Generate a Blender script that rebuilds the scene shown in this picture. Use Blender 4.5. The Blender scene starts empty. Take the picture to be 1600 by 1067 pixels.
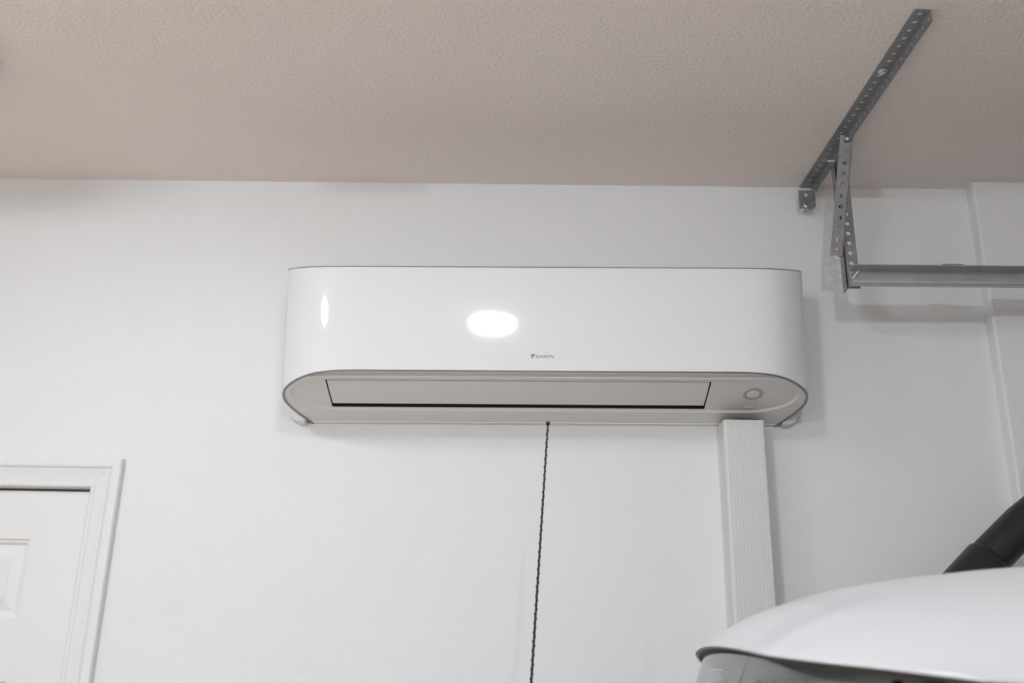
import bpy, bmesh, math, random
from math import sin, cos, radians, pi, exp, sqrt
from mathutils import Vector, Matrix

S = bpy.context.scene
C = S.collection
random.seed(4)

# ------------------------------------------------------------------ camera, light level
HC = 1.6                        # eye height
WY = 2.3                        # the wall that carries the air conditioner
CZ = 2.839                      # ceiling
PITCH, YAW, ROLL = radians(19.34), radians(-0.824), radians(1.03)
F = Vector((sin(YAW)*cos(PITCH), cos(YAW)*cos(PITCH), sin(PITCH)))
R0 = F.cross(Vector((0, 0, 1))).normalized(); U0 = R0.cross(F)
RT = R0*cos(ROLL) + U0*sin(ROLL); UP = U0*cos(ROLL) - R0*sin(ROLL)
cd = bpy.data.cameras.new('camera'); cam = bpy.data.objects.new('camera', cd); C.objects.link(cam)
M = Matrix((RT, UP, -F)).transposed().to_4x4(); M.translation = (0, 0, HC)
cam.matrix_world = M
cd.lens = 35.01; cd.sensor_width = 36; cd.clip_start = 0.02
cd.dof.use_dof = True; cd.dof.focus_distance = 2.3; cd.dof.aperture_fstop = 7.1
S.camera = cam
w = bpy.data.worlds.new('world'); S.world = w; w.use_nodes = True
w.node_tree.nodes['Background'].inputs[0].default_value = (1, 1, 1, 1)
w.node_tree.nodes['Background'].inputs[1].default_value = 0.02
S.view_settings.view_transform = 'Standard'; S.view_settings.look = 'None'
S.view_settings.gamma = 1.0; S.view_settings.use_curve_mapping = False
S.view_settings.exposure = 0.13
# ceiling lamps of the garage, plus an added fill lamp last: (x, y, strength); each is built as a lamp further down
# x, y, radius, drop below the ceiling, strength, label
LAMPS = [(-0.118, 0.872, 0.080, 0.025, 110, 'white round ceiling lamp in front of the air conditioner'),
         (-1.15, 1.13, 0.085, 0.034, 112, 'white round ceiling lamp near the panelled door'),
         (0.24, -0.95, 0.036, 0.026, 2500, 'small bright round ceiling lamp in the middle of the garage'),
         (-1.5, -1.6, 0.085, 0.025, 600, 'unseen round lamp added as fill light at the far end of the garage')]  # added unseen lamp, its bounce off the floor brightens the ceiling

# ------------------------------------------------------------------ materials
def mat(name, col, rough=0.5, metal=0.0, spec=0.5, coat=0.0, bump=None, vary=0.0, vscale=3.0):
    m = bpy.data.materials.new(name); m.use_nodes = True
    nt = m.node_tree; b = nt.nodes['Principled BSDF']
    b.inputs['Base Color'].default_value = (*col, 1); b.inputs['Roughness'].default_value = rough
    b.inputs['Metallic'].default_value = metal; b.inputs['Specular IOR Level'].default_value = spec
    b.inputs['Coat Weight'].default_value = coat; b.inputs['Coat Roughness'].default_value = 0.08
    tc = nt.nodes.new('ShaderNodeTexCoord')
    if vary:
        n = nt.nodes.new('ShaderNodeTexNoise'); n.inputs['Scale'].default_value = vscale; n.inputs['Detail'].default_value = 4
        r = nt.nodes.new('ShaderNodeMapRange')
        r.inputs[1].default_value = 0.3; r.inputs[2].default_value = 0.7
        r.inputs[3].default_value = 1-vary; r.inputs[4].default_value = 1+vary
        mx = nt.nodes.new('ShaderNodeVectorMath'); mx.operation = 'SCALE'; mx.inputs[0].default_value = col
        nt.links.new(tc.outputs['Object'], n.inputs['Vector']); nt.links.new(n.outputs['Fac'], r.inputs[0])
        nt.links.new(r.outputs[0], mx.inputs['Scale']); nt.links.new(mx.outputs[0], b.inputs['Base Color'])
    if bump:
        sc, dist = bump
        n = nt.nodes.new('ShaderNodeTexNoise'); n.inputs['Scale'].default_value = sc; n.inputs['Detail'].default_value = 2.5
        n.inputs['Roughness'].default_value = 0.45
        bp = nt.nodes.new('ShaderNodeBump'); bp.inputs['Distance'].default_value = dist; bp.inputs['Strength'].default_value = 1.0
        nt.links.new(tc.outputs['Object'], n.inputs['Vector']); nt.links.new(n.outputs['Fac'], bp.inputs['Height'])
        nt.links.new(bp.outputs[0], b.inputs['Normal'])
    return m

def emit(name, col, s):
    m = bpy.data.materials.new(name); m.use_nodes = True
    nt = m.node_tree; nt.nodes.clear()
    e = nt.nodes.new('ShaderNodeEmission'); o = nt.nodes.new('ShaderNodeOutputMaterial')
    e.inputs[0].default_value = (*col, 1); e.inputs[1].default_value = s
    nt.links.new(e.outputs[0], o.inputs[0]); return m

def glass(name, tint, refl):
    m = bpy.data.materials.new(name); m.use_nodes = True
    nt = m.node_tree; nt.nodes.clear()
    t = nt.nodes.new('ShaderNodeBsdfTransparent'); t.inputs[0].default_value = (*tint, 1)
    g = nt.nodes.new('ShaderNodeBsdfGlossy'); g.inputs['Roughness'].default_value = 0.03
    f = nt.nodes.new('ShaderNodeFresnel'); f.inputs[0].default_value = 1.5
    ad = nt.nodes.new('ShaderNodeMath'); ad.operation = 'ADD'; ad.inputs[1].default_value = refl; ad.use_clamp = True
    mx = nt.nodes.new('ShaderNodeMixShader'); o = nt.nodes.new('ShaderNodeOutputMaterial')
    nt.links.new(f.outputs[0], ad.inputs[0]); nt.links.new(ad.outputs[0], mx.inputs[0])
    nt.links.new(t.outputs[0], mx.inputs[1]); nt.links.new(g.outputs[0], mx.inputs[2]); nt.links.new(mx.outputs[0], o.inputs[0])
    return m

WALL = mat('wall_paint', (0.80, 0.805, 0.81), 0.6, bump=(170, 0.0014), vary=0.008)
CEIL = mat('ceiling_paint', (0.88, 0.80, 0.745), 0.75, spec=0.3, bump=(130, 0.0034), vary=0.008)
FLOOR = mat('floor_concrete', (0.82, 0.60, 0.445), 0.6, vary=0.1, vscale=2)
TRIM = mat('trim_paint', (0.80, 0.80, 0.80), 0.3)
ACW = mat('unit_gloss_white', (0.81, 0.81, 0.825), 0.06, spec=0.4)
ACB = mat('unit_satin_white', (0.81, 0.775, 0.75), 0.35)
RIM = mat('unit_grey_rim', (0.30, 0.30, 0.31), 0.3, metal=0.6)
BLACK = mat('black_cavity', (0.012, 0.011, 0.011), 0.8)
DGREY = mat('logo_grey', (0.16, 0.16, 0.165), 0.4)
RING = mat('sensor_ring_grey', (0.42, 0.43, 0.43), 0.35)
DUCT = mat('duct_plastic', (0.66, 0.68, 0.655), 0.45)
DUCTB = mat('duct_base_plastic', (0.72, 0.70, 0.66), 0.5)
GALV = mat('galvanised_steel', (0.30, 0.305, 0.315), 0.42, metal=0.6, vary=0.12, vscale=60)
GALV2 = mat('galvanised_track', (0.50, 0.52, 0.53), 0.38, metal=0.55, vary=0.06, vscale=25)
ZINC = mat('zinc_bolt', (0.78, 0.80, 0.83), 0.2, metal=1.0)
RUBBER = mat('black_plastic', (0.014, 0.015, 0.018), 0.42, bump=(300, 0.0003))
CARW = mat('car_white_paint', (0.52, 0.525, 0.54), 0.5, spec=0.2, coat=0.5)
SEAL = mat('car_black_seal', (0.085, 0.07, 0.06), 0.5)
CARG = glass('car_glass', (0.86, 0.93, 0.91), 0.12)
TYRE = mat('tyre_rubber', (0.02, 0.02, 0.02), 0.8)
ALLOY = mat('alloy', (0.6, 0.6, 0.62), 0.3, metal=1)
HEADL = mat('car_headliner', (0.55, 0.52, 0.48), 0.9)
LENSM = mat('headlamp_lens', (0.7, 0.72, 0.74), 0.1, coat=1)
FIXT = mat('fixture_white', (0.82, 0.82, 0.82), 0.4)

# ------------------------------------------------------------------ mesh helpers
def obj(name, bm, m, parent=None, smooth=False, loc=None):
    me = bpy.data.meshes.new(name)
    bmesh.ops.recalc_face_normals(bm, faces=bm.faces[:])
    bm.to_mesh(me); bm.free()
    if smooth:
        for p in me.polygons: p.use_smooth = True
    o = bpy.data.objects.new(name, me); C.objects.link(o)
    if m: me.materials.append(m)
    if parent: o.parent = parent
    if loc: o.location = loc
    return o

def py(name, v, f, m, parent=None, smooth=False, recalc=True):
    me = bpy.data.meshes.new(name); me.from_pydata([tuple(p) for p in v], [], f)
    if recalc:
        bm = bmesh.new(); bm.from_mesh(me); bmesh.ops.recalc_face_normals(bm, faces=bm.faces[:]); bm.to_mesh(me); bm.free()
    if smooth:
        for p in me.polygons: p.use_smooth = True
    me.materials.append(m)
    o = bpy.data.objects.new(name, me); C.objects.link(o)
    if parent: o.parent = parent
    return o

def empty(name, loc=(0, 0, 0), rot=(0, 0, 0)):
    o = bpy.data.objects.new(name, None); C.objects.link(o); o.location = loc; o.rotation_euler = rot
    o.empty_display_size = 0.05
    return o

def tag(o, label=None, cat=None, group=None, kind=None):
    if label: o['label'] = label
    if cat: o['category'] = cat
    if group: o['group'] = group
    if kind: o['kind'] = kind
    return o

def bx(bm, x0, x1, y0, y1, z0, z1):
    v = [bm.verts.new(p) for p in ((x0, y0, z0), (x1, y0, z0), (x1, y1, z0), (x0, y1, z0),
                                   (x0, y0, z1), (x1, y0, z1), (x1, y1, z1), (x0, y1, z1))]
    for f in ((3, 2, 1, 0), (4, 5, 6, 7), (0, 1, 5, 4), (1, 2, 6, 5), (2, 3, 7, 6), (3, 0, 4, 7)):
        bm.faces.new([v[i] for i in f])

def box(name, x0, x1, y0, y1, z0, z1, m, parent=None, bevel=0, seg=2):
    bm = bmesh.new(); bx(bm, x0, x1, y0, y1, z0, z1)
    if bevel: bmesh.ops.bevel(bm, geom=bm.edges[:], offset=bevel, segments=seg, profile=0.5, affect='EDGES')
    return obj(name, bm, m, parent)

def frames(path):
    T = []
    n = len(path)
    for i in range(n):
        T.append((path[min(i+1, n-1)] - path[max(i-1, 0)]).normalized())
    a = Vector((0, 0, 1)) if abs(T[0].z) < 0.9 else Vector((1, 0, 0))
    u = T[0].cross(a).normalized(); out = []
    for t in T:
        u = (u - t*u.dot(t)).normalized(); out.append((t, u, t.cross(u)))
    return out

def tube(name, path, radii, m, parent=None, n=16, smooth=True):
    path = [Vector(p) for p in path]
    if not hasattr(radii, '__len__'): radii = [radii]*len(path)
    v, f = [], []
    for p, r, (t, a, b) in zip(path, radii, frames(path)):
        for k in range(n):
            q = 2*pi*k/n; v.append(p + a*(r*cos(q)) + b*(r*sin(q)))
    for i in range(len(path)-1):
        for k in range(n):
            f.append((i*n+k, i*n+(k+1) % n, (i+1)*n+(k+1) % n, (i+1)*n+k))
    f.append(tuple(range(n-1, -1, -1))); f.append(tuple((len(path)-1)*n+k for k in range(n)))
    o = py(name, v, f, m, parent, False)
    if smooth:
        for p in o.data.polygons:
            p.use_smooth = len(p.vertices) == 4
    return o

def bolt(parent, loc, d, length, shaft=0.003, head=0.0062, name='bolt', m=None):
    """hex head at loc, shank going along d from the head"""
    d = Vector(d).normalized(); p = Vector(loc)
    a = frames([p, p+d])[0]
    v, f = [], []
    prof = [(0, 0.0), (0, head), (0.0045, head), (0.0045, head*1.45), (0.0057, head*1.45), (0.0057, shaft)]
    L = 0.0057
    while L < length-0.001:
        prof += [(L+0.0007, shaft*1.0), (L+0.0014, shaft*0.82), (L+0.0021, shaft*1.0)]; L += 0.0021
    prof += [(length, shaft*0.7), (length, 0)]
    n = 12
    for s, r in prof:
        for k in range(n):
            q = 2*pi*k/n
            rr = r
            if r == head and s <= 0.0045: rr = r*cos(pi/6)/cos(((q+pi/6) % (pi/3))-pi/6)
            v.append(p + d*s + a[1]*(rr*cos(q)) + a[2]*(rr*sin(q)))
    for i in range(len(prof)-1):
        for k in range(n):
            f.append((i*n+k, i*n+(k+1) % n, (i+1)*n+(k+1) % n, (i+1)*n+k))
    return py(name, v, f, m or ZINC, parent)

def loft(name, prof, path_frames, m, parent=None, closed=True, smooth=False, caps=True):
    """prof: list of (a,b); path_frames: list of (origin, A, B)"""
    v, f = [], []
    n = len(prof)
    for o, A, B in path_frames:
        for a, b in prof: v.append(Vector(o) + Vector(A)*a + Vector(B)*b)
    for i in range(len(path_frames)-1):
        for k in range(n if closed else n-1):
            f.append((i*n+k, i*n+(k+1) % n, (i+1)*n+(k+1) % n, (i+1)*n+k))
    if closed and caps:
        f.append(tuple(range(n))); f.append(tuple((len(path_frames)-1)*n+k for k in range(n)))
    return py(name, v, f, m, parent, smooth)

# ------------------------------------------------------------------ the room
XL, XR, YB = -2.6, 3.75, -3.4
JX, JY = 1.128, 2.262           # the wall steps forward here
DX0, DX1, DZ = -1.832, -1.008, 2.030    # door opening

def quad(bm, *p): bm.faces.new([bm.verts.new(q) for q in p])
bm = bmesh.new()
def wq(x0, x1, z0, z1, y=WY): quad(bm, (x0, y, z0), (x1, y, z0), (x1, y, z1), (x0, y, z1))
wq(XL, DX0, 0, DZ); wq(XL, DX0, DZ, CZ); wq(DX0, DX1, DZ, CZ); wq(DX1, JX, DZ, CZ); wq(DX1, JX, 0, DZ)
r = 0.006
quad(bm, (JX, WY, 0), (JX, JY+r, 0), (JX, JY+r, CZ), (JX, WY, CZ))
pv = (JX, JY+r)
for k in range(1, 4):
    a = pi/2*k/3; q = (JX+r-r*cos(a), JY+r-r*sin(a))
    quad(bm, (pv[0], pv[1], 0), (q[0], q[1], 0), (q[0], q[1], CZ), (pv[0], pv[1], CZ)); pv = q
quad(bm, (JX+r, JY, 0), (XR, JY, 0), (XR, JY, CZ), (JX+r, JY, CZ))
bmesh.ops.remove_doubles(bm, verts=bm.verts[:], dist=1e-5)
wb = obj('wall_back', bm, WALL); tag(wb, kind='structure')
box('floor', XL-.1, XR+.1, YB-.1, WY+.2, -0.1, 0, FLOOR)
box('ceiling', XL-.1, XR+.1, YB-.1, WY+.2, CZ, CZ+.1, CEIL)
box('wall_left', XL-.1, XL, YB, WY+.2, 0, CZ, WALL)
box('wall_front', XL-.1, XR+.1, YB-.1, YB, 0, CZ, WALL)
GZ, GY0, GY1 = 2.2, -0.75, 1.95
bm = bmesh.new()
bx(bm, XR, XR+.1, YB, GY0, 0, CZ); bx(bm, XR, XR+.1, GY1, WY+.2, 0, CZ); bx(bm, XR, XR+.1, GY0, GY1, GZ, CZ)
obj('wall_right', bm, WALL)
gd = empty('door_2', (XR+.05, (GY0+GY1)/2, 0)); tag(gd, kind='structure')
for k in range(4):
    p = box('door_panel', -0.025, 0.025, GY0-gd.location.y, GY1-gd.location.y, k*GZ/4+.004, (k+1)*GZ/4-.004, TRIM, gd, 0.008)
for n in ('floor', 'ceiling', 'wall_left', 'wall_front', 'wall_right'): tag(bpy.data.objects[n], kind='structure')

# door casing (trim_1): three mitred lengths of moulding around the opening
prof = [(0, -0.02), (0, 0.008), (0.003, 0.0115), (0.010, 0.0125), (0.013, 0.0105), (0.030, 0.0135), (0.042, 0.0165), (0.0445, 0.0135), (0.047, 0.0175),
        (0.0505, 0.019), (0.066, 0.019), (0.0685, 0.0165), (0.0685, -0.001)]
tr = empty('trim_1', (0, WY, 0)); tag(tr, kind='structure')
def casing(nm, pts, outs):
    loft(nm, prof, [(p, o, (0, -1, 0)) for p, o in zip(pts, outs)], TRIM, tr)
casing('side_casing', [(DX1, 0, 0), (DX1, 0, DZ)], [(1, 0, 0), (1, 0, 1)])
casing('side_casing', [(DX0, 0, 0), (DX0, 0, DZ)], [(-1, 0, 0), (-1, 0, 1)])
casing('head_casing', [(DX0, 0, DZ), (DX1, 0, DZ)], [(-1, 0, 1), (1, 0, 1)])
bm = bmesh.new()
bx(bm, DX1-.001, DX1+.018, 0.001, 0.12, 0, DZ+.018); bx(bm, DX0-.018, DX0+.001, 0.001, 0.12, 0, DZ+.018); bx(bm, DX0, DX1-.001, 0.001, 0.12, DZ-.001, DZ+.018)
obj('jamb', bm, TRIM, tr)

# six-panel door (door_1)
DY = WY+0.008
d = empty('door_1', (0, DY, 0)); tag(d, kind='structure')
sx0, sx1, sz1 = DX0+.005, DX1-.0055, DZ-.0065
pc = [(sx0+.12, sx0+.12+.234), (sx1-.12-.234, sx1-.12)]
pr = [(0.24, 0.80), (0.94, 1.601), (1.735, 1.912)]
xs = sorted([sx0, sx1]+[a for p in pc for a in p]); zs = sorted([0.01, sz1]+[a for p in pr for a in p])
bm = bmesh.new()
for i in range(len(xs)-1):
    for j in range(len(zs)-1):
        if i in (1, 3) and j in (1, 3, 5): continue
        quad(bm, (xs[i], 0, zs[j]), (xs[i+1], 0, zs[j]), (xs[i+1], 0, zs[j+1]), (xs[i], 0, zs[j+1]))
bmesh.ops.remove_doubles(bm, verts=bm.verts[:], dist=1e-6)
for a, b in (((sx0, 0.01), (sx1, 0.01)), ((sx1, 0.01), (sx1, sz1)), ((sx1, sz1), (sx0, sz1)), ((sx0, sz1), (sx0, 0.01))):
    quad(bm, (a[0], 0, a[1]), (b[0], 0, b[1]), (b[0], 0.04, b[1]), (a[0], 0.04, a[1]))
quad(bm, (sx0, .04, .01), (sx1, .04, .01), (sx1, .04, sz1), (sx0, .04, sz1))
obj('slab', bm, TRIM, d)
rings = [(0, 0), (0.003, 0.0035), (0.008, 0.0045), (0.013, 0.0095), (0.017, 0.010), (0.040, 0.0035), (0.0405, 0.0025)]
for (a0, a1) in pc:
    for (b0, b1) in pr:
        v, f = [], []
        for i, (ins, dep) in enumerate(rings):
            v += [(a0+ins, dep, b0+ins), (a1-ins, dep, b0+ins), (a1-ins, dep, b1-ins), (a0+ins, dep, b1-ins)]
            if i:
                for k in range(4): f.append(((i-1)*4+k, (i-1)*4+(k+1) % 4, i*4+(k+1) % 4, i*4+k))
        n = len(rings)-1; f.append((n*4, n*4+1, n*4+2, n*4+3))
        py('raised_panel', v, f, TRIM, d)
kn = tube('knob', [(sx1-.07, p, 0.95) for p in (0.001, -.006, -.0065, -.03, -.034, -.045, -.06, -.066)], [.032, .032, .012, .012, .02, .027, .022, .004], ZINC, d)

# ------------------------------------------------------------------ lamps on the ceiling
def lamp(x, y, r, h, s, label):
    t = empty('ceiling_lamp', (x, y, CZ)); tag(t, label, 'lamp', 'round ceiling lamps')
    tube('base', [(0, 0, 0), (0, 0, -.006), (0, 0, -.008)], [r, r, r-.003], FIXT, t, 32)
    m = emit('lamp_glow', (0.885, 0.95, 1.0), s)
    pr_ = [(-.0085, r-.004), (.009-h, r-.004)] + [(.009-h-.008*sin(a), r-.014+.010*cos(a)) for a in (.4, .8, 1.2)] + [(.001-h, r-.016), (-h, .002)]
    tube('diffuser', [(0, 0, z) for z, q in pr_], [q for z, q in pr_], m, t, 32)
for a in LAMPS: lamp(*a)

# flat white fixture whose corner shows at the edge of the ceiling
t = empty('ceiling_fixture', (-1.722, 1.65, CZ)); tag(t, 'white flat box fixture mounted on the ceiling above the door', 'fixture')
box('housing', -.60, .60, -.15, .15, -.040, 0, FIXT, t, .004)
box('cover', -.56, .56, -.12, .12, -.047, -.0401, TRIM, t, .003)

# ------------------------------------------------------------------ wall air conditioner
AX, AZ, AL = 0.045, 2.198, radians(.45)
SB = 0.32
ac = empty('air_conditioner', (AX, WY, AZ), (0, -AL, 0))
tag(ac, 'glossy white wall mounted air conditioner with rounded ends and closed louver', 'air conditioner')
half = [(0.38, .2125), (0.44, .2118), (0.484, .2075), (0.520, .1975), (0.552, .179), (0.576, .158), (0.592, .136), (0.5985, .114), (0.597, .088), (0.584, .056), (0.567, .028), (0.549, .002)]
def crom(P, n):
    out = []
    for i in range(len(P)-1):
        p0, p1, p2, p3 = P[max(i-1, 0)], P[i], P[i+1], P[min(i+2, len(P)-1)]
        for k in range(n):
            t = k/n
            out.append(tuple(0.5*((2*b)+(-a+c)*t+(2*a-5*b+4*c-d)*t*t+(-a+3*b-3*c+d)*t**3) for a, b, c, d in zip(p0, p1, p2, p3)))
    out.append(P[-1]); return out
hs = crom(half, 6)
plan = [(-x, y) for x, y in reversed(hs)] + [(x*.38/8, .2125) for x in range(-7, 8)] + hs        # left wall end -> front -> right wall end
def zbot(dd): return SB*dd
def ztop(dd): return .314 + .33*min(max(.2125-dd, 0), .095)
def inset(P, q):
    """offset an open plan curve inwards by q"""
    out = []
    for i in range(len(P)):
        a, b = Vector(P[max(i-1, 0)]), Vector(P[min(i+1, len(P)-1)])
        t = (b-a).normalized(); nrm = Vector((t.y, -t.x))          # to the right of travel = inwards
        out.append((P[i][0]+nrm.x*q, P[i][1]+nrm.y*q))
    return out
def shell(name, P, m, K=14, flare=.021):
    v, f = [], []
    for k in range(K+1):
        s = k/K
        for x, dd in P:
            fl = 1+flare*s
            v.append((x*fl, -dd, zbot(dd)*(1-s)+ztop(dd)*s))
    n = len(P)
    for k in range(K):
        for j in range(n-1): f.append((k*n+j, k*n+j+1, (k+1)*n+j+1, (k+1)*n+j))
    o = py(name, v, f, m, ac, True, recalc=False)
    md = o.modifiers.new('thickness', 'SOLIDIFY'); md.thickness = .004; md.offset = -1; md.use_even_offset = False
    es_ = o.modifiers.new('edges', 'EDGE_SPLIT'); es_.split_angle = radians(40)
    return o
SPL = .124
i0 = next(i for i, p in enumerate(plan) if p[1] > SPL); i1 = len(plan)-1-i0
front = plan[i0:i1+1]
shell('front_panel', front, ACW)
shell('side_shell', plan[i1:], ACW); shell('side_shell', plan[:i0+1], ACW)
# grey rims under and over the shell
def rim(name, P, zf, q0, q1, h, sgn, flare=0):
    v, f = [], []
    A, B = inset(P, q0), inset(P, q1); n = len(P)
    for X, dz in ((A, 0), (A, h*sgn), (B, h*sgn), (B, 0)):
        for (x, dd), (px, pd) in zip(X, P): v.append((x*(1+flare), -dd, zf(pd)+dz))
    for r_ in range(3):
        for j in range(n-1): f.append((r_*n+j, r_*n+j+1, (r_+1)*n+j+1, (r_+1)*n+j))
    return py(name, v, f, RIM, ac, True)
rim('lower_rim', plan, zbot, -.0008, .0045, .0022, -1)
rim('upper_rim', plan, ztop, -.0004, .006, .0022, 1, .021)
# top cover
ring = inset(plan, .004)
bm = bmesh.new(); vs = [bm.verts.new((x*1.021, -dd, ztop(pd)-.004)) for (x, dd), (px, pd) in zip(ring, plan)]
es = [bm.edges.new((vs[i], vs[(i+1) % len(vs)])) for i in range(len(vs))]
bmesh.ops.triangle_fill(bm, use_beauty=True, edges=es); obj('top_cover', bm, ACB, ac)
# underside
FX0, FX1, FD0, FD1 = -.4925, .3715, .0650, .1690       # opening of the louver (x, depth)
def holed(name, outer, hole, m, off, skirt=0):
    """plate lying in the slanting underside, lowered by off, with a rectangular opening"""
    bm = bmesh.new()
    def lp(P): return [bm.verts.new((x, -dd, zbot(dd)-off)) for x, dd in P]
    def ed(L): return [bm.edges.new((L[i], L[(i+1) % len(L)])) for i in range(len(L))]
    o = lp(outer); h = lp(hole)
    bmesh.ops.triangle_fill(bm, use_beauty=True, edges=ed(o)+ed(h))
    if skirt:
        for L, P, gr in ((o, outer, 1), (h, hole, 0)):
            Q = P
            if gr:
                cx = sum(p[0] for p in P)/len(P); Q = []
                n = len(P)
                for i in range(n):
                    a, b = Vector(P[i-1]), Vector(P[(i+1) % n]); t = (b-a).normalized()
                    nr = Vector((t.y, -t.x))
                    if nr.dot(Vector((P[i][0]-cx, P[i][1]-.12))) < 0: nr = -nr
                    Q.append((P[i][0]+nr.x*.0045, P[i][1]+nr.y*.0045))
            w2 = [bm.verts.new((x, -dd, zbot(dd)-off+skirt)) for x, dd in Q]
            n = len(L)
            for i in range(n): bm.faces.new((L[i], L[(i+1) % n], w2[(i+1) % n], w2[i]))
    return obj(name, bm, m, ac)
hole = [(FX0, FD0), (FX1, FD0), (FX1, FD1), (FX0, FD1)]
inn = [(x, dd) for x, dd in inset(plan, .004)]
bp = [(x, min(max(dd, .012), .187)) for x, dd in inn]
seen = []; [seen.append(p) for p in bp if not seen or (Vector(p)-Vector(seen[-1])).length > 1e-4]
def stad(x0, x1, d0, d1, n=14, sx=.11):
    P = []; dm, rd = (d0+d1)/2, (d1-d0)/2
    for k in range(n+1):
        a = -pi/2+pi*k/n; P.append((x1-sx+sx*cos(a), dm+rd*sin(a)))
    for k in range(n+1):
        a = pi/2+pi*k/n; P.append((x0+sx+sx*cos(a), dm+rd*sin(a)))
    return P
REC = .0036                                            # the outlet surround is sunk into the underside
st0 = stad(-.574, .572, .0595, .1805, 20, .11); st1 = stad(-.5785, .5765, .0560, .1845, 20, .1145)
holed('base_plate', seen, st1, ACB, .0005)
holed('outlet_surround', st0, hole, ACB, -REC)
n = len(st0)
v = [(x, -dd, zbot(dd)+REC) for x, dd in st0] + [(x, -dd, zbot(dd)-.0005) for x, dd in st1]
py('surround_step', v, [(k, (k+1) % n, n+(k+1) % n, n+k) for k in range(n)], ACB, ac)
# front lip (faces straight down) and back edge strip
fr = [(p, q) for p, q in zip(inset(plan, .004), plan) if p[1] > .187]
v, f = [], []
for (x, dd), q in fr: v.append((x, -dd, zbot(dd)+.001))
for (x, dd), q in fr: v.append((x, -.187, zbot(.187)+.0065))
for (x, dd), q in fr: v.append((x, -.187, zbot(.187)-.0005))
n = len(fr); f = [(r_*n+j, r_*n+j+1, (r_+1)*n+j+1, (r_+1)*n+j) for j in range(n-1) for r_ in (0, 1)]
py('front_lip', v, f, ACB, ac)
v = [(-.549, -.012, zbot(.012)), (.549, -.012, zbot(.012)), (.549, -.0005, -.0005), (-.549, -.0005, -.0005), (-.549, -.012, .03), (.549, -.012, .03), (.549, -.0005, .03), (-.549, -.0005, .03)]
v[0] = (-.549, -.012, .0015); v[1] = (.549, -.012, .0015)
py('back_strip', v, [(0, 1, 2, 3), (0, 1, 5, 4), (3, 2, 6, 7), (0, 3, 7, 4), (1, 2, 6, 5)], ACB, ac)
# outlet cavity and louver
v = []
for dz in (REC-.0004, .055): v += [(x, -dd, zbot(dd)+dz) for x, dd in hole]
py('outlet_cavity', v, [(4, 5, 6, 7), (0, 1, 5, 4), (1, 2, 6, 5), (2, 3, 7, 6), (3, 0, 4, 7)], BLACK, ac)
v, f = [], []
lx0, lx1, ld0, ld1 = FX0+.0035, FX1-.0035, .0790, FD1-.0012
N = 10
for k in range(N+1):
    s = k/N; dd = ld0+(ld1-ld0)*s; bulge = .0016*sin(pi*s)-REC+.0006
    for x in (lx0, lx1):
        v.append((x, -dd, zbot(dd)-bulge))
for k in range(N+1):
    s = k/N; dd = ld0+(ld1-ld0)*s
    for x in (lx0, lx1): v.append((x, -dd, zbot(dd)+.012))
for k in range(N):
    f.append((2*k, 2*k+1, 2*k+3, 2*k+2)); q = 2*(N+1); f.append((q+2*k, q+2*k+2, q+2*k+3, q+2*k+1))
    f.append((2*k, 2*k+2, q+2*k+2, q+2*k)); f.append((2*k+1, q+2*k+1, q+2*k+3, 2*k+3))
f.append((0, q, q+1, 1)); f.append((2*N, 2*N+1, q+2*N+1, q+2*N))
lv = py('louver', v, f, ACB, ac)
# sensor: grey ring with a pale button, lying in the underside
sl = math.atan(SB)
def disc(name, x, dd, r0, r1, h, m, parent=None):
    nrm = Vector((0, -sin(sl), -cos(sl))); A = Vector((1, 0, 0)); B = Vector((0, -cos(sl), sin(sl)))
    c = Vector((x, -dd, zbot(dd)+REC))
    pr_ = [(r0, 0), (r0, h*.6), (r0-.0012, h), (r1+.0012, h), (r1, h*.6), (r1, 0)] if r1 else [(r0, 0), (r0, h*.7), (r0-.0015, h), (0, h)]
    v, f = [], []; n = 36
    for rr, hh in pr_:
        for k in range(n):
            q = 2*pi*k/n; v.append(c + nrm*hh + A*rr*cos(q) + B*rr*sin(q))
    for i in range(len(pr_)-1):
        for k in range(n): f.append((i*n+k, i*n+(k+1) % n, (i+1)*n+(k+1) % n, (i+1)*n+k))
    return py(name, v, f, m, ac)
tag(disc('sensor_ring', .4725, .126, .0225, .0150, .0022, RING), 'grey ring around the round sensor')
disc('sensor_button', .4725, .126, .0146, 0, .0034, ACB)
# faint legend plate beside the sensor
bm = bmesh.new(); bx(bm, .4625, .482, -.0765, -.0705, zbot(.0735)+REC-.0018, zbot(.0735)+REC-.0004); obj('label_plate', bm, ACB, ac)
bm = bmesh.new(); bx(bm, .481, .4822, -.0765, -.0705, zbot(.0735)+REC-.0024, zbot(.0735)+REC-.0018); obj('label_mark', bm, RING, ac)
# rear side housings that reach behind the tapering underside
for s in (-1, 1):
    bm = bmesh.new()
    P = [(.562, -.0065), (.580, -.0050), (.595, .004), (.604, .020), (.604, .30), (.562, .30)]
    v0 = [bm.verts.new((s*x, -.0005, z)) for x, z in P]; v1 = [bm.verts.new((s*x, -.024, z+.006)) for x, z in P]
    n = len(P)
    for i in range(n): bm.faces.new((v0[i], v0[(i+1) % n], v1[(i+1) % n], v1[i]))
    bm.faces.new(v0); bm.faces.new(v1)
    bmesh.ops.bevel(bm, geom=bm.edges[:], offset=.0025, segments=2, affect='EDGES')
    obj('rear_housing', bm, ACB, ac)
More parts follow.
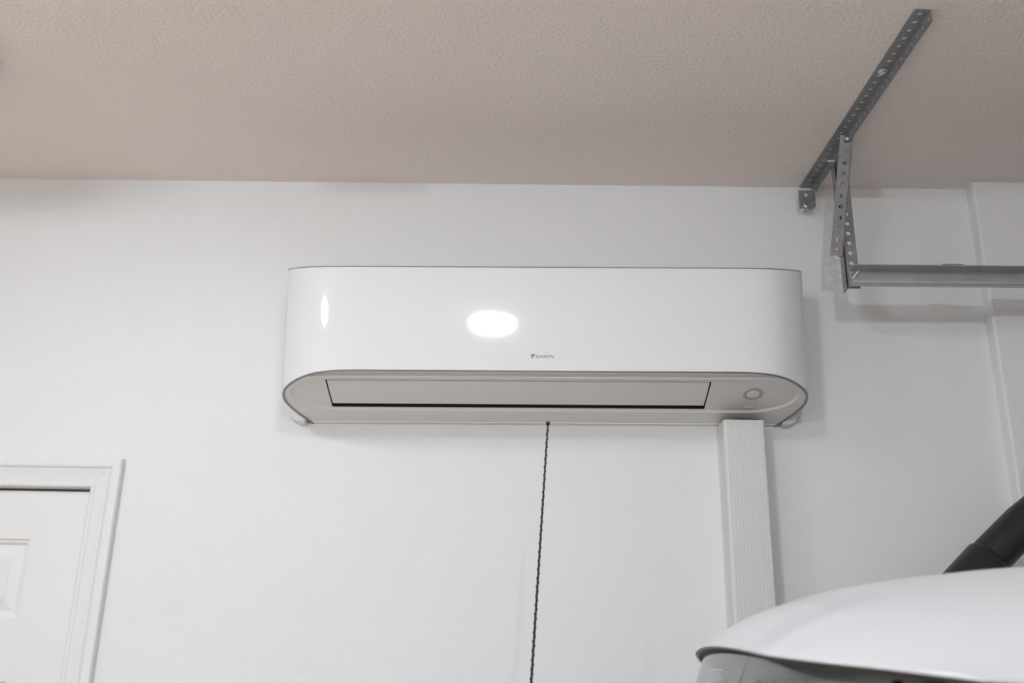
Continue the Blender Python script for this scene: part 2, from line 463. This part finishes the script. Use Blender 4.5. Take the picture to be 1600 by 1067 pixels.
# emblem and lettering on the front panel
LX0, LZ, LY = -.0315, .0955, -.2129
v, f = [], []
def poly(pts):
    n = len(v)
    for x, z in pts: v.append((LX0+x, LY, LZ+z))
    f.append(tuple(range(n, n+len(pts))))
poly([(.0000, .0106), (.0046, .0106), (.0004, .0048), (.0000, .0075)])
poly([(.0052, .0106), (.0098, .0106), (.0012, -.0008), (.0009, .0045)])
py('emblem', v, f, DGREY, ac, recalc=False)
cu = bpy.data.curves.new('lettering', 'FONT'); cu.body = 'DAIKIN'; cu.size = .0092; cu.shear = .28; cu.offset = .00008; cu.extrude = .0001; cu.space_character = 1.1
tmp = bpy.data.objects.new('tmp', cu); C.objects.link(tmp)
bpy.context.view_layer.update()
me = bpy.data.meshes.new_from_object(tmp.evaluated_get(bpy.context.evaluated_depsgraph_get()))
bpy.data.objects.remove(tmp)
xmin = min(p.co.x for p in me.vertices); xmax = max(p.co.x for p in me.vertices)
k = .0405/(xmax-xmin)
for p in me.vertices: p.co = Vector((LX0+.0102+(p.co.x-xmin)*k, LY, LZ+.0018+p.co.y*.97)) + Vector((0, -p.co.z, 0))
me.materials.clear(); me.materials.append(DGREY)
lt = bpy.data.objects.new('lettering', me); C.objects.link(lt); lt.parent = ac

# ------------------------------------------------------------------ pipe duct under the unit
du = empty('pipe_duct', (.505, WY, 0)); tag(du, 'pale grey ribbed plastic pipe duct running down the wall under the air conditioner', 'duct')
hw, dp, zt = .0478, .074, 2.198
P = [(-hw, .012)]
for k in range(5):
    a = pi/2*k/4; P.append((-hw+.007-.007*cos(a), dp-.007+.007*sin(a)))
nr = 11
for k in range(nr):                                   # fine moulded ribs
    x = -hw+.0105+(2*hw-.021)*k/(nr-1); P += [(x-.0012, dp), (x, dp-.0004), (x+.0012, dp)]
for k in range(5):
    a = pi/2*k/4; P.append((hw-.007+.007*sin(a), dp-.007+.007*cos(a)))
P.append((hw, .012))
v, f = [], []
Q = P + [(x*.955, min(dd, dp-.003)) for x, dd in reversed(P)]
n = len(Q)
for z in (0.0, zt):
    for x, dd in Q: v.append((x, -dd, z))
for i in range(n): f.append((i, (i+1) % n, n+(i+1) % n, n+i))
np_ = len(P)
for i in range(np_-1):
    f.append((i, i+1, n-2-i, n-1-i)); f.append((n+i, n+n-1-i, n+n-2-i, n+i+1))
py('cover', v, f, DUCT, du)
bm = bmesh.new(); bx(bm, -hw-.0012, -hw+.003, -.0145, -.0005, 0, zt-.004); bx(bm, hw-.003, hw+.0012, -.0145, -.0005, 0, zt-.004); bx(bm, -hw+.003, hw-.003, -.003, -.0005, 0, zt-.004)
obj('base_rail', bm, DUCTB, du)
tube('pipe', [(-.006, -.045, 2.05), (-.006, -.045, 2.203)], .021, RUBBER, du)
tube('pipe', [(.030, -.047, 2.05), (.030, -.047, 2.203)], .0135, RUBBER, du)

# ------------------------------------------------------------------ garage door track hanger
def perforated(name, n, w, hr, t, parent, m=GALV, w2=None, s2=1, pitch=.0254, holes2=True):
    """steel angle along +Z: flange 1 spans x 0..w at y 0..t facing -y, flange 2 goes back (+y*s2) from x=0"""
    v, f = [], []
    seg = 16
    def flange(org, U, V, N, wd, holes):
        for c in range(n):
            o = Vector(org) + V*(c*pitch)
            ct = o + U*(wd*.5) + V*(pitch*.5)
            sq, ci = [], []
            for k in range(seg):
                q = 2*pi*(k+.5)/seg; cx, cy = cos(q), sin(q)
                mx_ = max(abs(cx), abs(cy)); a, b = cx/mx_, cy/mx_
                sq.append(ct + U*(a*wd*.5) + V*(b*pitch*.5)); ci.append(ct + U*(cx*hr) + V*(cy*hr))
            # exact corners
            for k in range(seg):
                q = 2*pi*(k+.5)/seg
                for qq, (a, b) in ((pi/4, (1, 1)), (3*pi/4, (-1, 1)), (5*pi/4, (-1, -1)), (7*pi/4, (1, -1))):
                    if 0 <= qq-q < pi/seg*1.01: sq[k] = ct + U*(a*wd*.5) + V*(b*pitch*.5)
            b0 = len(v)
            for L in (sq, ci):
                for p in L: v.append(p)
            for L in (sq, ci):
                for p in L: v.append(p+N*t)
            for k in range(seg):
                k2 = (k+1) % seg
                f.append((b0+k, b0+k2, b0+seg+k2, b0+seg+k))
                f.append((b0+2*seg+k, b0+3*seg+k, b0+3*seg+k2, b0+2*seg+k2))
                f.append((b0+seg+k, b0+seg+k2, b0+3*seg+k2, b0+3*seg+k))
                on_side = abs((sq[k]-ct).dot(U)) > wd*.5-1e-6 and abs((sq[k2]-ct).dot(U)) > wd*.5-1e-6
                if on_side: f.append((b0+k, b0+2*seg+k, b0+2*seg+k2, b0+k2))
        o = Vector(org); e = o+V*(n*pitch)
        for q in (o, e):
            b0 = len(v)
            for p in (q, q+U*wd, q+U*wd+N*t, q+N*t): v.append(p)
            f.append((b0, b0+1, b0+2, b0+3))
    X, Y, Z = Vector((1, 0, 0)), Vector((0, 1, 0)), Vector((0, 0, 1))
    flange((0, 0, 0), X, Z, Y, w, True)
    flange((0, 0, 0), Y*s2, Z, X, w2 or w, True)
    return py(name, v, f, m, parent)

hg = empty('track_hanger', (.735, 2.13, CZ)); tag(hg, 'perforated galvanised steel angle hanger bolted to the ceiling beside the wall', 'hanger')
HL = Vector(hg.location)
def place(o, p, ax, ay, az):
    m_ = Matrix((Vector(ax).normalized(), Vector(ay).normalized(), Vector(az).normalized())).transposed().to_4x4()
    m_.translation = Vector(p)-HL
    o.matrix_local = m_
# ceiling angle: one flange on the ceiling, the other hanging at its right edge
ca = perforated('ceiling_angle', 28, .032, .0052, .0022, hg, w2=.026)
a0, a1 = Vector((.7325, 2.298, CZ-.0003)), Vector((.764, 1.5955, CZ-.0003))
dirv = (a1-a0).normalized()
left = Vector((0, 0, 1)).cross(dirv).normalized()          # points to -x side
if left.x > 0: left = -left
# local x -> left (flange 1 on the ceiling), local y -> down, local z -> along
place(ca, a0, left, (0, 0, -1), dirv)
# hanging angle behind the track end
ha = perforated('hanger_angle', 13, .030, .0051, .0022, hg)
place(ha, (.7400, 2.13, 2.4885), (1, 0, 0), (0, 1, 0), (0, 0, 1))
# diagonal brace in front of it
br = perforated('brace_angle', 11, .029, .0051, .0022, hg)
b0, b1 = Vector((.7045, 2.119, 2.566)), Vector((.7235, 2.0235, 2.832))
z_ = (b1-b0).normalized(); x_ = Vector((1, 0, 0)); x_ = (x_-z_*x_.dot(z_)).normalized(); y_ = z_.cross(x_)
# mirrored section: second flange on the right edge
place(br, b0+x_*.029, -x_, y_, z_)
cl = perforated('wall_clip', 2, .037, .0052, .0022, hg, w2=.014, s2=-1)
place(cl, (.7235, 2.262, 2.7595), (-1, 0, 0), (0, 1, 0), (0, 0, 1))
def hb(p, dd, L, **k): return bolt(hg, Vector(p)-HL, dd, L, **k)
hb((.7045, 2.2575, 2.772), (0, 1, 0), .04, head=.0085, shaft=.004)
pp = a0 + dirv*.515; hb((pp.x+left.x*.016, pp.y, CZ-.0085), (0, 0, 1), .012, head=.0068, name='lag_screw')
for yy, zz, xx in ((2.128, CZ-.0195, .772),):
    hb((xx, yy, zz), (-1, 0, 0), .052, head=.0068)
hb((.7335, 2.266, 2.8105), (-1, 0, 0), .032, shaft=.0022, head=.005)
hb((.7185, 2.1135, 2.5795), (0, 1, 0), .020, head=.0055)
hb((.739, 2.018, 2.8215), (0, 1, 0), .014, head=.0055)

# ------------------------------------------------------------------ horizontal track
tk = empty('door_track', (.745, 2.127, 2.49)); tag(tk, 'galvanised steel garage door track hung level below the ceiling', 'track')
t_ = .0018
rr_ = [(.0375, .0395), (.036, .042), (.003, .042), (0, .040), (0, .006)]
for k in range(1, 7):
    a = pi/2*k/6; rr_.append((.006-.006*cos(a), .006-.006*sin(a)))
rr_ += [(.017, .0003)]
for k in range(1, 6):
    a = pi/2*k/5; rr_.append((.017+.005*sin(a), .0053-.005*cos(a)))
rr_ += [(.022, .0085)]
inner = []
for i, p in enumerate(rr_):
    a, b = Vector(rr_[max(i-1, 0)]), Vector(rr_[min(i+1, len(rr_)-1)]); tt = (b-a).normalized()
    nrm = Vector((-tt.y, tt.x)); inner.append((p[0]+nrm.x*t_, p[1]+nrm.y*t_))
sec = rr_ + inner[::-1]
pf = [((x, 0, .0011*x/.4), (0, -1, 0), (0, 0, 1)) for x in (0, .3, 1.2, 2.2)]
R_ = .38
for k in range(1, 9):
    a = pi/2*k/8
    pf.append(((2.2+R_*sin(a), 0, .006-R_*(1-cos(a))), (0, -1, 0), (sin(a), 0, cos(a))))
pf.append(((2.2+R_, 0, -2.0), (0, -1, 0), (1, 0, 0)))
loft('rail', sec, pf, GALV2, tk)
bolt(tk, (.009, -.004, .021), (.02, -1, .05), .034, shaft=.0033, head=.006)
bm = bmesh.new(); bx(bm, .205, .252, -.033, -.004, .0433, .0475); bmesh.ops.bevel(bm, geom=bm.edges[:], offset=.001, segments=1, affect='EDGES'); obj('splice_plate', bm, GALV, tk)
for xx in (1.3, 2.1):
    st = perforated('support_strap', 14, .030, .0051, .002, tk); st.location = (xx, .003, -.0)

# ------------------------------------------------------------------ black hose leaning behind the car
ho = empty('hose_pipe', (.57, 2.13, 0)); tag(ho, 'thick black plastic hose with a wider cuff leaning behind the white car roof', 'hose')
A0 = Vector((.9975, 2.15, 1.892)); dv = Vector((1, .02, .95)).normalized()
path = []
for k in range(0, 10):
    t = .9-k*.1
    path.append(A0 + dv*t + Vector((.26*t*t, .055*t, -.36*t*t)))
path += [A0 - dv*q for q in (.1, .2, .3, .4, .46)]
e = path[-1]; path += [e+Vector((-.04, -.002, -.045)), e+Vector((-.072, -.004, -.10)), e+Vector((-.088, -.006, -.17)), e+Vector((-.092, -.006, -.3)), Vector((e.x-.092, e.y-.006, .8)), Vector((e.x-.092, e.y-.006, .03))]
path = path[::-1]
loc = Vector(ho.location)
tube('hose', [p-loc for p in path], .0418, RUBBER, ho, 24)
cf = [A0+dv*s for s in (-.40, -.395, -.02, -.013)]
tube('cuff', [p-loc for p in cf], [.0425, .0462, .0462, .0425], RUBBER, ho, 24)
ft = path[0]; tube('foot', [ft-loc-Vector((0, 0, .03)), ft-loc+Vector((0, 0, .05))], .046, RUBBER, ho, 24)

# ------------------------------------------------------------------ the white car
car = empty('car', (.200, 1.17, 0), (0, 0, radians(-5.5)))
tag(car, 'glossy white car parked along the wall, its roof and whip antenna showing', 'car')
HW = .47
def header(v): return .055*v*v + .10*max(abs(v)-.7, 0)**1.5/.164*.9
def edge_z(v, X): return 1.6035 + .010*exp(-X/.3) + .036*(1-abs(v)**3 if v > 0 else 1-v*v)*exp(-X/.35) + (.014*v**3*exp(-X/.35) if v > 0 else 0)
def roof_pt(u, v):
    Lr = 2.55
    X = Lr*u
    x = header(v)*(1-u) + X
    a = 1-exp(-X/.095); bq = max(1-abs(v)**2.6, 0)**.55
    back = 1-max(u-.8, 0)**2*4
    z = edge_z(v, X) + (.077*a*bq + .053*bq*min(X/.5, 1))*max(back, .3)
    return Vector((x, v*HW, z))
us = [0, .002, .005, .009, .014, .02, .028, .04, .055, .075, .1, .13, .17, .22, .28, .35, .45, .55, .65, .75, .85, .93, 1]
vs_ = [sin(pi/2*(-1+2*k/36)) if True else 0 for k in range(37)]
v = [roof_pt(u, q) for u in us for q in vs_]; nv = len(vs_); f = []
for i in range(len(us)-1):
    for j in range(nv-1): f.append((i*nv+j, i*nv+j+1, (i+1)*nv+j+1, (i+1)*nv+j))
loop = [i*nv for i in range(len(us)-1, -1, -1)] + list(range(1, nv)) + [i*nv+nv-1 for i in range(1, len(us))]
cx = Vector((1.2, 0, 1.6))
def pull(p, q, dz):
    dd = Vector((cx.x-p.x, cx.y-p.y, 0))
    s = Vector((max(min(dd.x, q), -q)*.8, max(min(dd.y, q), -q), 0)); return p+s+Vector((0, 0, dz))
e1 = len(v)
fr_k = [1.0 if v[i].x > .35 else .18+.82*max(0, (v[i].x-.10)/.25) for i in loop]      # thin seal over the windscreen
v += [v[i]+Vector((0, 0, -.007*k_)) for i, k_ in zip(loop, fr_k)]
n = len(loop)
for k in range(n-1): f.append((loop[k], loop[k+1], e1+k+1, e1+k))
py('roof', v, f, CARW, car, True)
base = [v[i].copy() for i in loop]
v2 = [p+Vector((0, 0, -.007*k_)) for p, k_ in zip(base, fr_k)] + [pull(p, .022*k_, -.012*k_) for p, k_ in zip(base, fr_k)] + [pull(p, .026*k_, -.019*k_) for p, k_ in zip(base, fr_k)]
f2 = []
for r_ in range(2):
    for k in range(n-1): f2.append((r_*n+k, r_*n+k+1, (r_+1)*n+k+1, (r_+1)*n+k))
py('roof_seal', v2, f2, SEAL, car, True)
# headliner under the roof
v = [roof_pt(u, q*.93)+Vector((.03*(1-u), 0, -.022)) for u in us for q in vs_]; f = []
for i in range(len(us)-1):
    for j in range(nv-1): f.append((i*nv+j, i*nv+j+1, (i+1)*nv+j+1, (i+1)*nv+j))
py('headliner', v, f, HEADL, car, True)
# windscreen, side windows, pillars
def grid(name, P0, P1, m, th=0):
    nn = len(P0); vv = list(P0)+list(P1); ff = [(k, k+1, nn+k+1, nn+k) for k in range(nn-1)]
    return py(name, vv, ff, m, car, True)
qs = [-.86+1.72*k/16 for k in range(17)]
top = [pull(roof_pt(0, q), .010, -.006) for q in qs]
bot = [Vector((header(q)*1.25-.17, q*.66, 1.13)) for q in qs]
grid('windscreen', top, bot, CARG)
ZB = 1.10
for s in (-1, 1):
    def side(u0, u1, name, m, out=0.0):
        P0, P1 = [], []
        for k in range(9):
            u = u0+(u1-u0)*k/8
            p = pull(roof_pt(u, s*1.0), .022, -.014); p.y += s*out
            P0.append(p); P1.append(Vector((p.x-.10*(1-u), s*(.72+out), ZB)))
        return grid(name, P0, P1, m)
    side(.035, .40, 'side_window', CARG); side(.425, .72, 'side_window', CARG); side(.75, .95, 'side_window', CARG)
    side(.40, .425, 'pillar', SEAL); side(.72, .75, 'pillar', CARW)
    a = pull(roof_pt(0, s*.88), .020, -.012); b = pull(roof_pt(.03, s*1.0), .020, -.012)
    tube('pillar', [Vector((a.x+.03, a.y+s*.012, a.z-.002)), Vector((a.x-.02, s*.60, 1.38)), Vector((header(.9)-.12, s*.69, 1.10))], [.011, .018, .03], CARW, car, 10)
    tube('window_gasket', [Vector((a.x+.012, a.y-s*.002, a.z)), Vector((a.x-.045, s*.575, 1.38)), Vector((header(.9)-.16, s*.66, 1.12))], .0045, SEAL, car, 8)
P0 = [pull(roof_pt(1, q), .022, -.012) for q in qs]
grid('rear_window', P0, [Vector((2.78, q*.66, 1.10)) for q in qs], CARG)
# lower body: side outline carried across the width, with rounded shoulders
outl = [(-1.16, .42), (-1.20, .62), (-1.18, .90), (-1.10, 1.00), (-.9, 1.045), (-.5, 1.085), (-.17, 1.115), (.1, 1.10), (1.0, 1.095), (2.0, 1.10), (2.75, 1.09), (2.84, 1.0), (2.87, .7), (2.84, .45)]
low = [(2.55, .36)]
def arch(xc_):
    return [(xc_+.38*cos(a), .36+.36*sin(a)*1.0) for a in [pi*k/10 for k in range(11)]]
outl2 = outl + [(2.60, .36)] + arch(2.1) + [(1.7, .32), (-.1, .32)] + arch(-.62) + [(-1.05, .36)]
secs = [(-.83, .93, -.02), (-.815, .97, -.008), (-.78, 1.0, 0), (.78, 1.0, 0), (.815, .97, -.008), (.83, .93, -.02)]
v, f = [], []; n = len(outl2)
for y, k_, dz in secs:
    for x, z in outl2:
        zc = .72
        v.append((.82+(x-.82)*(1-(1-k_)*.25), y, zc+(z-zc)*(k_ if z > zc else 1)))
for i in range(len(secs)-1):
    for k in range(n): f.append((i*n+k, i*n+(k+1) % n, (i+1)*n+(k+1) % n, (i+1)*n+k))
f.append(tuple(range(n))); f.append(tuple((len(secs)-1)*n+k for k in range(n)))
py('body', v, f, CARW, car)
for s in (-1, 1):
    for xw in (-.62, 2.1):
        wh = empty('wheel', (xw, s*.74, .355)); wh.parent = car
        prw = [(-.10, .20), (-.105, .30), (-.09, .345), (-.05, .355), (.05, .355), (.09, .345), (.105, .30), (.10, .20)]
        tube('tyre', [(0, q, 0) for q, r_ in prw], [r_ for q, r_ in prw], TYRE, wh, 36)
        tube('rim', [(0, s*q, 0) for q in (.0, .101, .108, .104, .114)], [.2, .2, .185, .06, .035], ALLOY, wh, 36)
    box('headlamp', -1.205, -1.10, min(s*.48, s*.76), max(s*.48, s*.76), .78, .93, LENSM, car, .02)
    mr = box('wing_mirror', .02, .12, min(s*.86, s*1.02), max(s*.86, s*1.02), 1.10, 1.26, CARW, car, .03, 3)
    tube('mirror_arm', [(.07, s*.76, 1.11), (.07, s*.88, 1.14)], .02, SEAL, mr, 10)
box('grille', -1.215, -1.14, -.44, .44, .72, .92, SEAL, car, .015)
box('bumper', -1.26, -1.1, -.80, .80, .42, .62, SEAL, car, .04, 3)
# whip antenna on the wing by the wall, wrapped with a spiral, ball on the tip
ci = car.matrix_basis.inverted() if False else (Matrix.Translation(car.location) @ Matrix.Rotation(radians(-5.5), 4, 'Z')).inverted()
T0 = ci @ Vector((.0425, 1.75, 2.058)); T1 = ci @ Vector((.0169, 1.75, 1.6133))
dn = (T1-T0); BS = T0 + dn*((2.058-1.085)/(2.058-1.6133))
an = empty('antenna', BS); an.parent = car
rod = [(T0-BS)*s for s in [k/40 for k in range(41)]]
tube('rod', rod, [.0027-.0011*k/40 for k in range(41)], RUBBER, an, 10)
fr_ = frames([Vector(p) for p in rod])[0]; v, f = [], []
path = []
TURN = 62
for k in range(TURN*8+1):
    s = .04+.95*k/(TURN*8); q = 2*pi*k/8; rr = .0031-.0012*s
    path.append((T0-BS)*s + fr_[1]*rr*cos(q) + fr_[2]*rr*sin(q))
tube('spiral_wrap', path, .00085, RUBBER, an, 5)
H = T0-BS; dirn = H.normalized()
tube('ball_tip', [H+dirn*(.0042*sin(a)) for a in [-pi/2+pi*k/10 for k in range(11)]], [max(.0042*cos(-pi/2+pi*k/10), .0003) for k in range(11)], RUBBER, an, 14)
tube('mount', [dirn*-.012, dirn*.012, dirn*.03], [.018, .012, .005], RUBBER, an, 16)
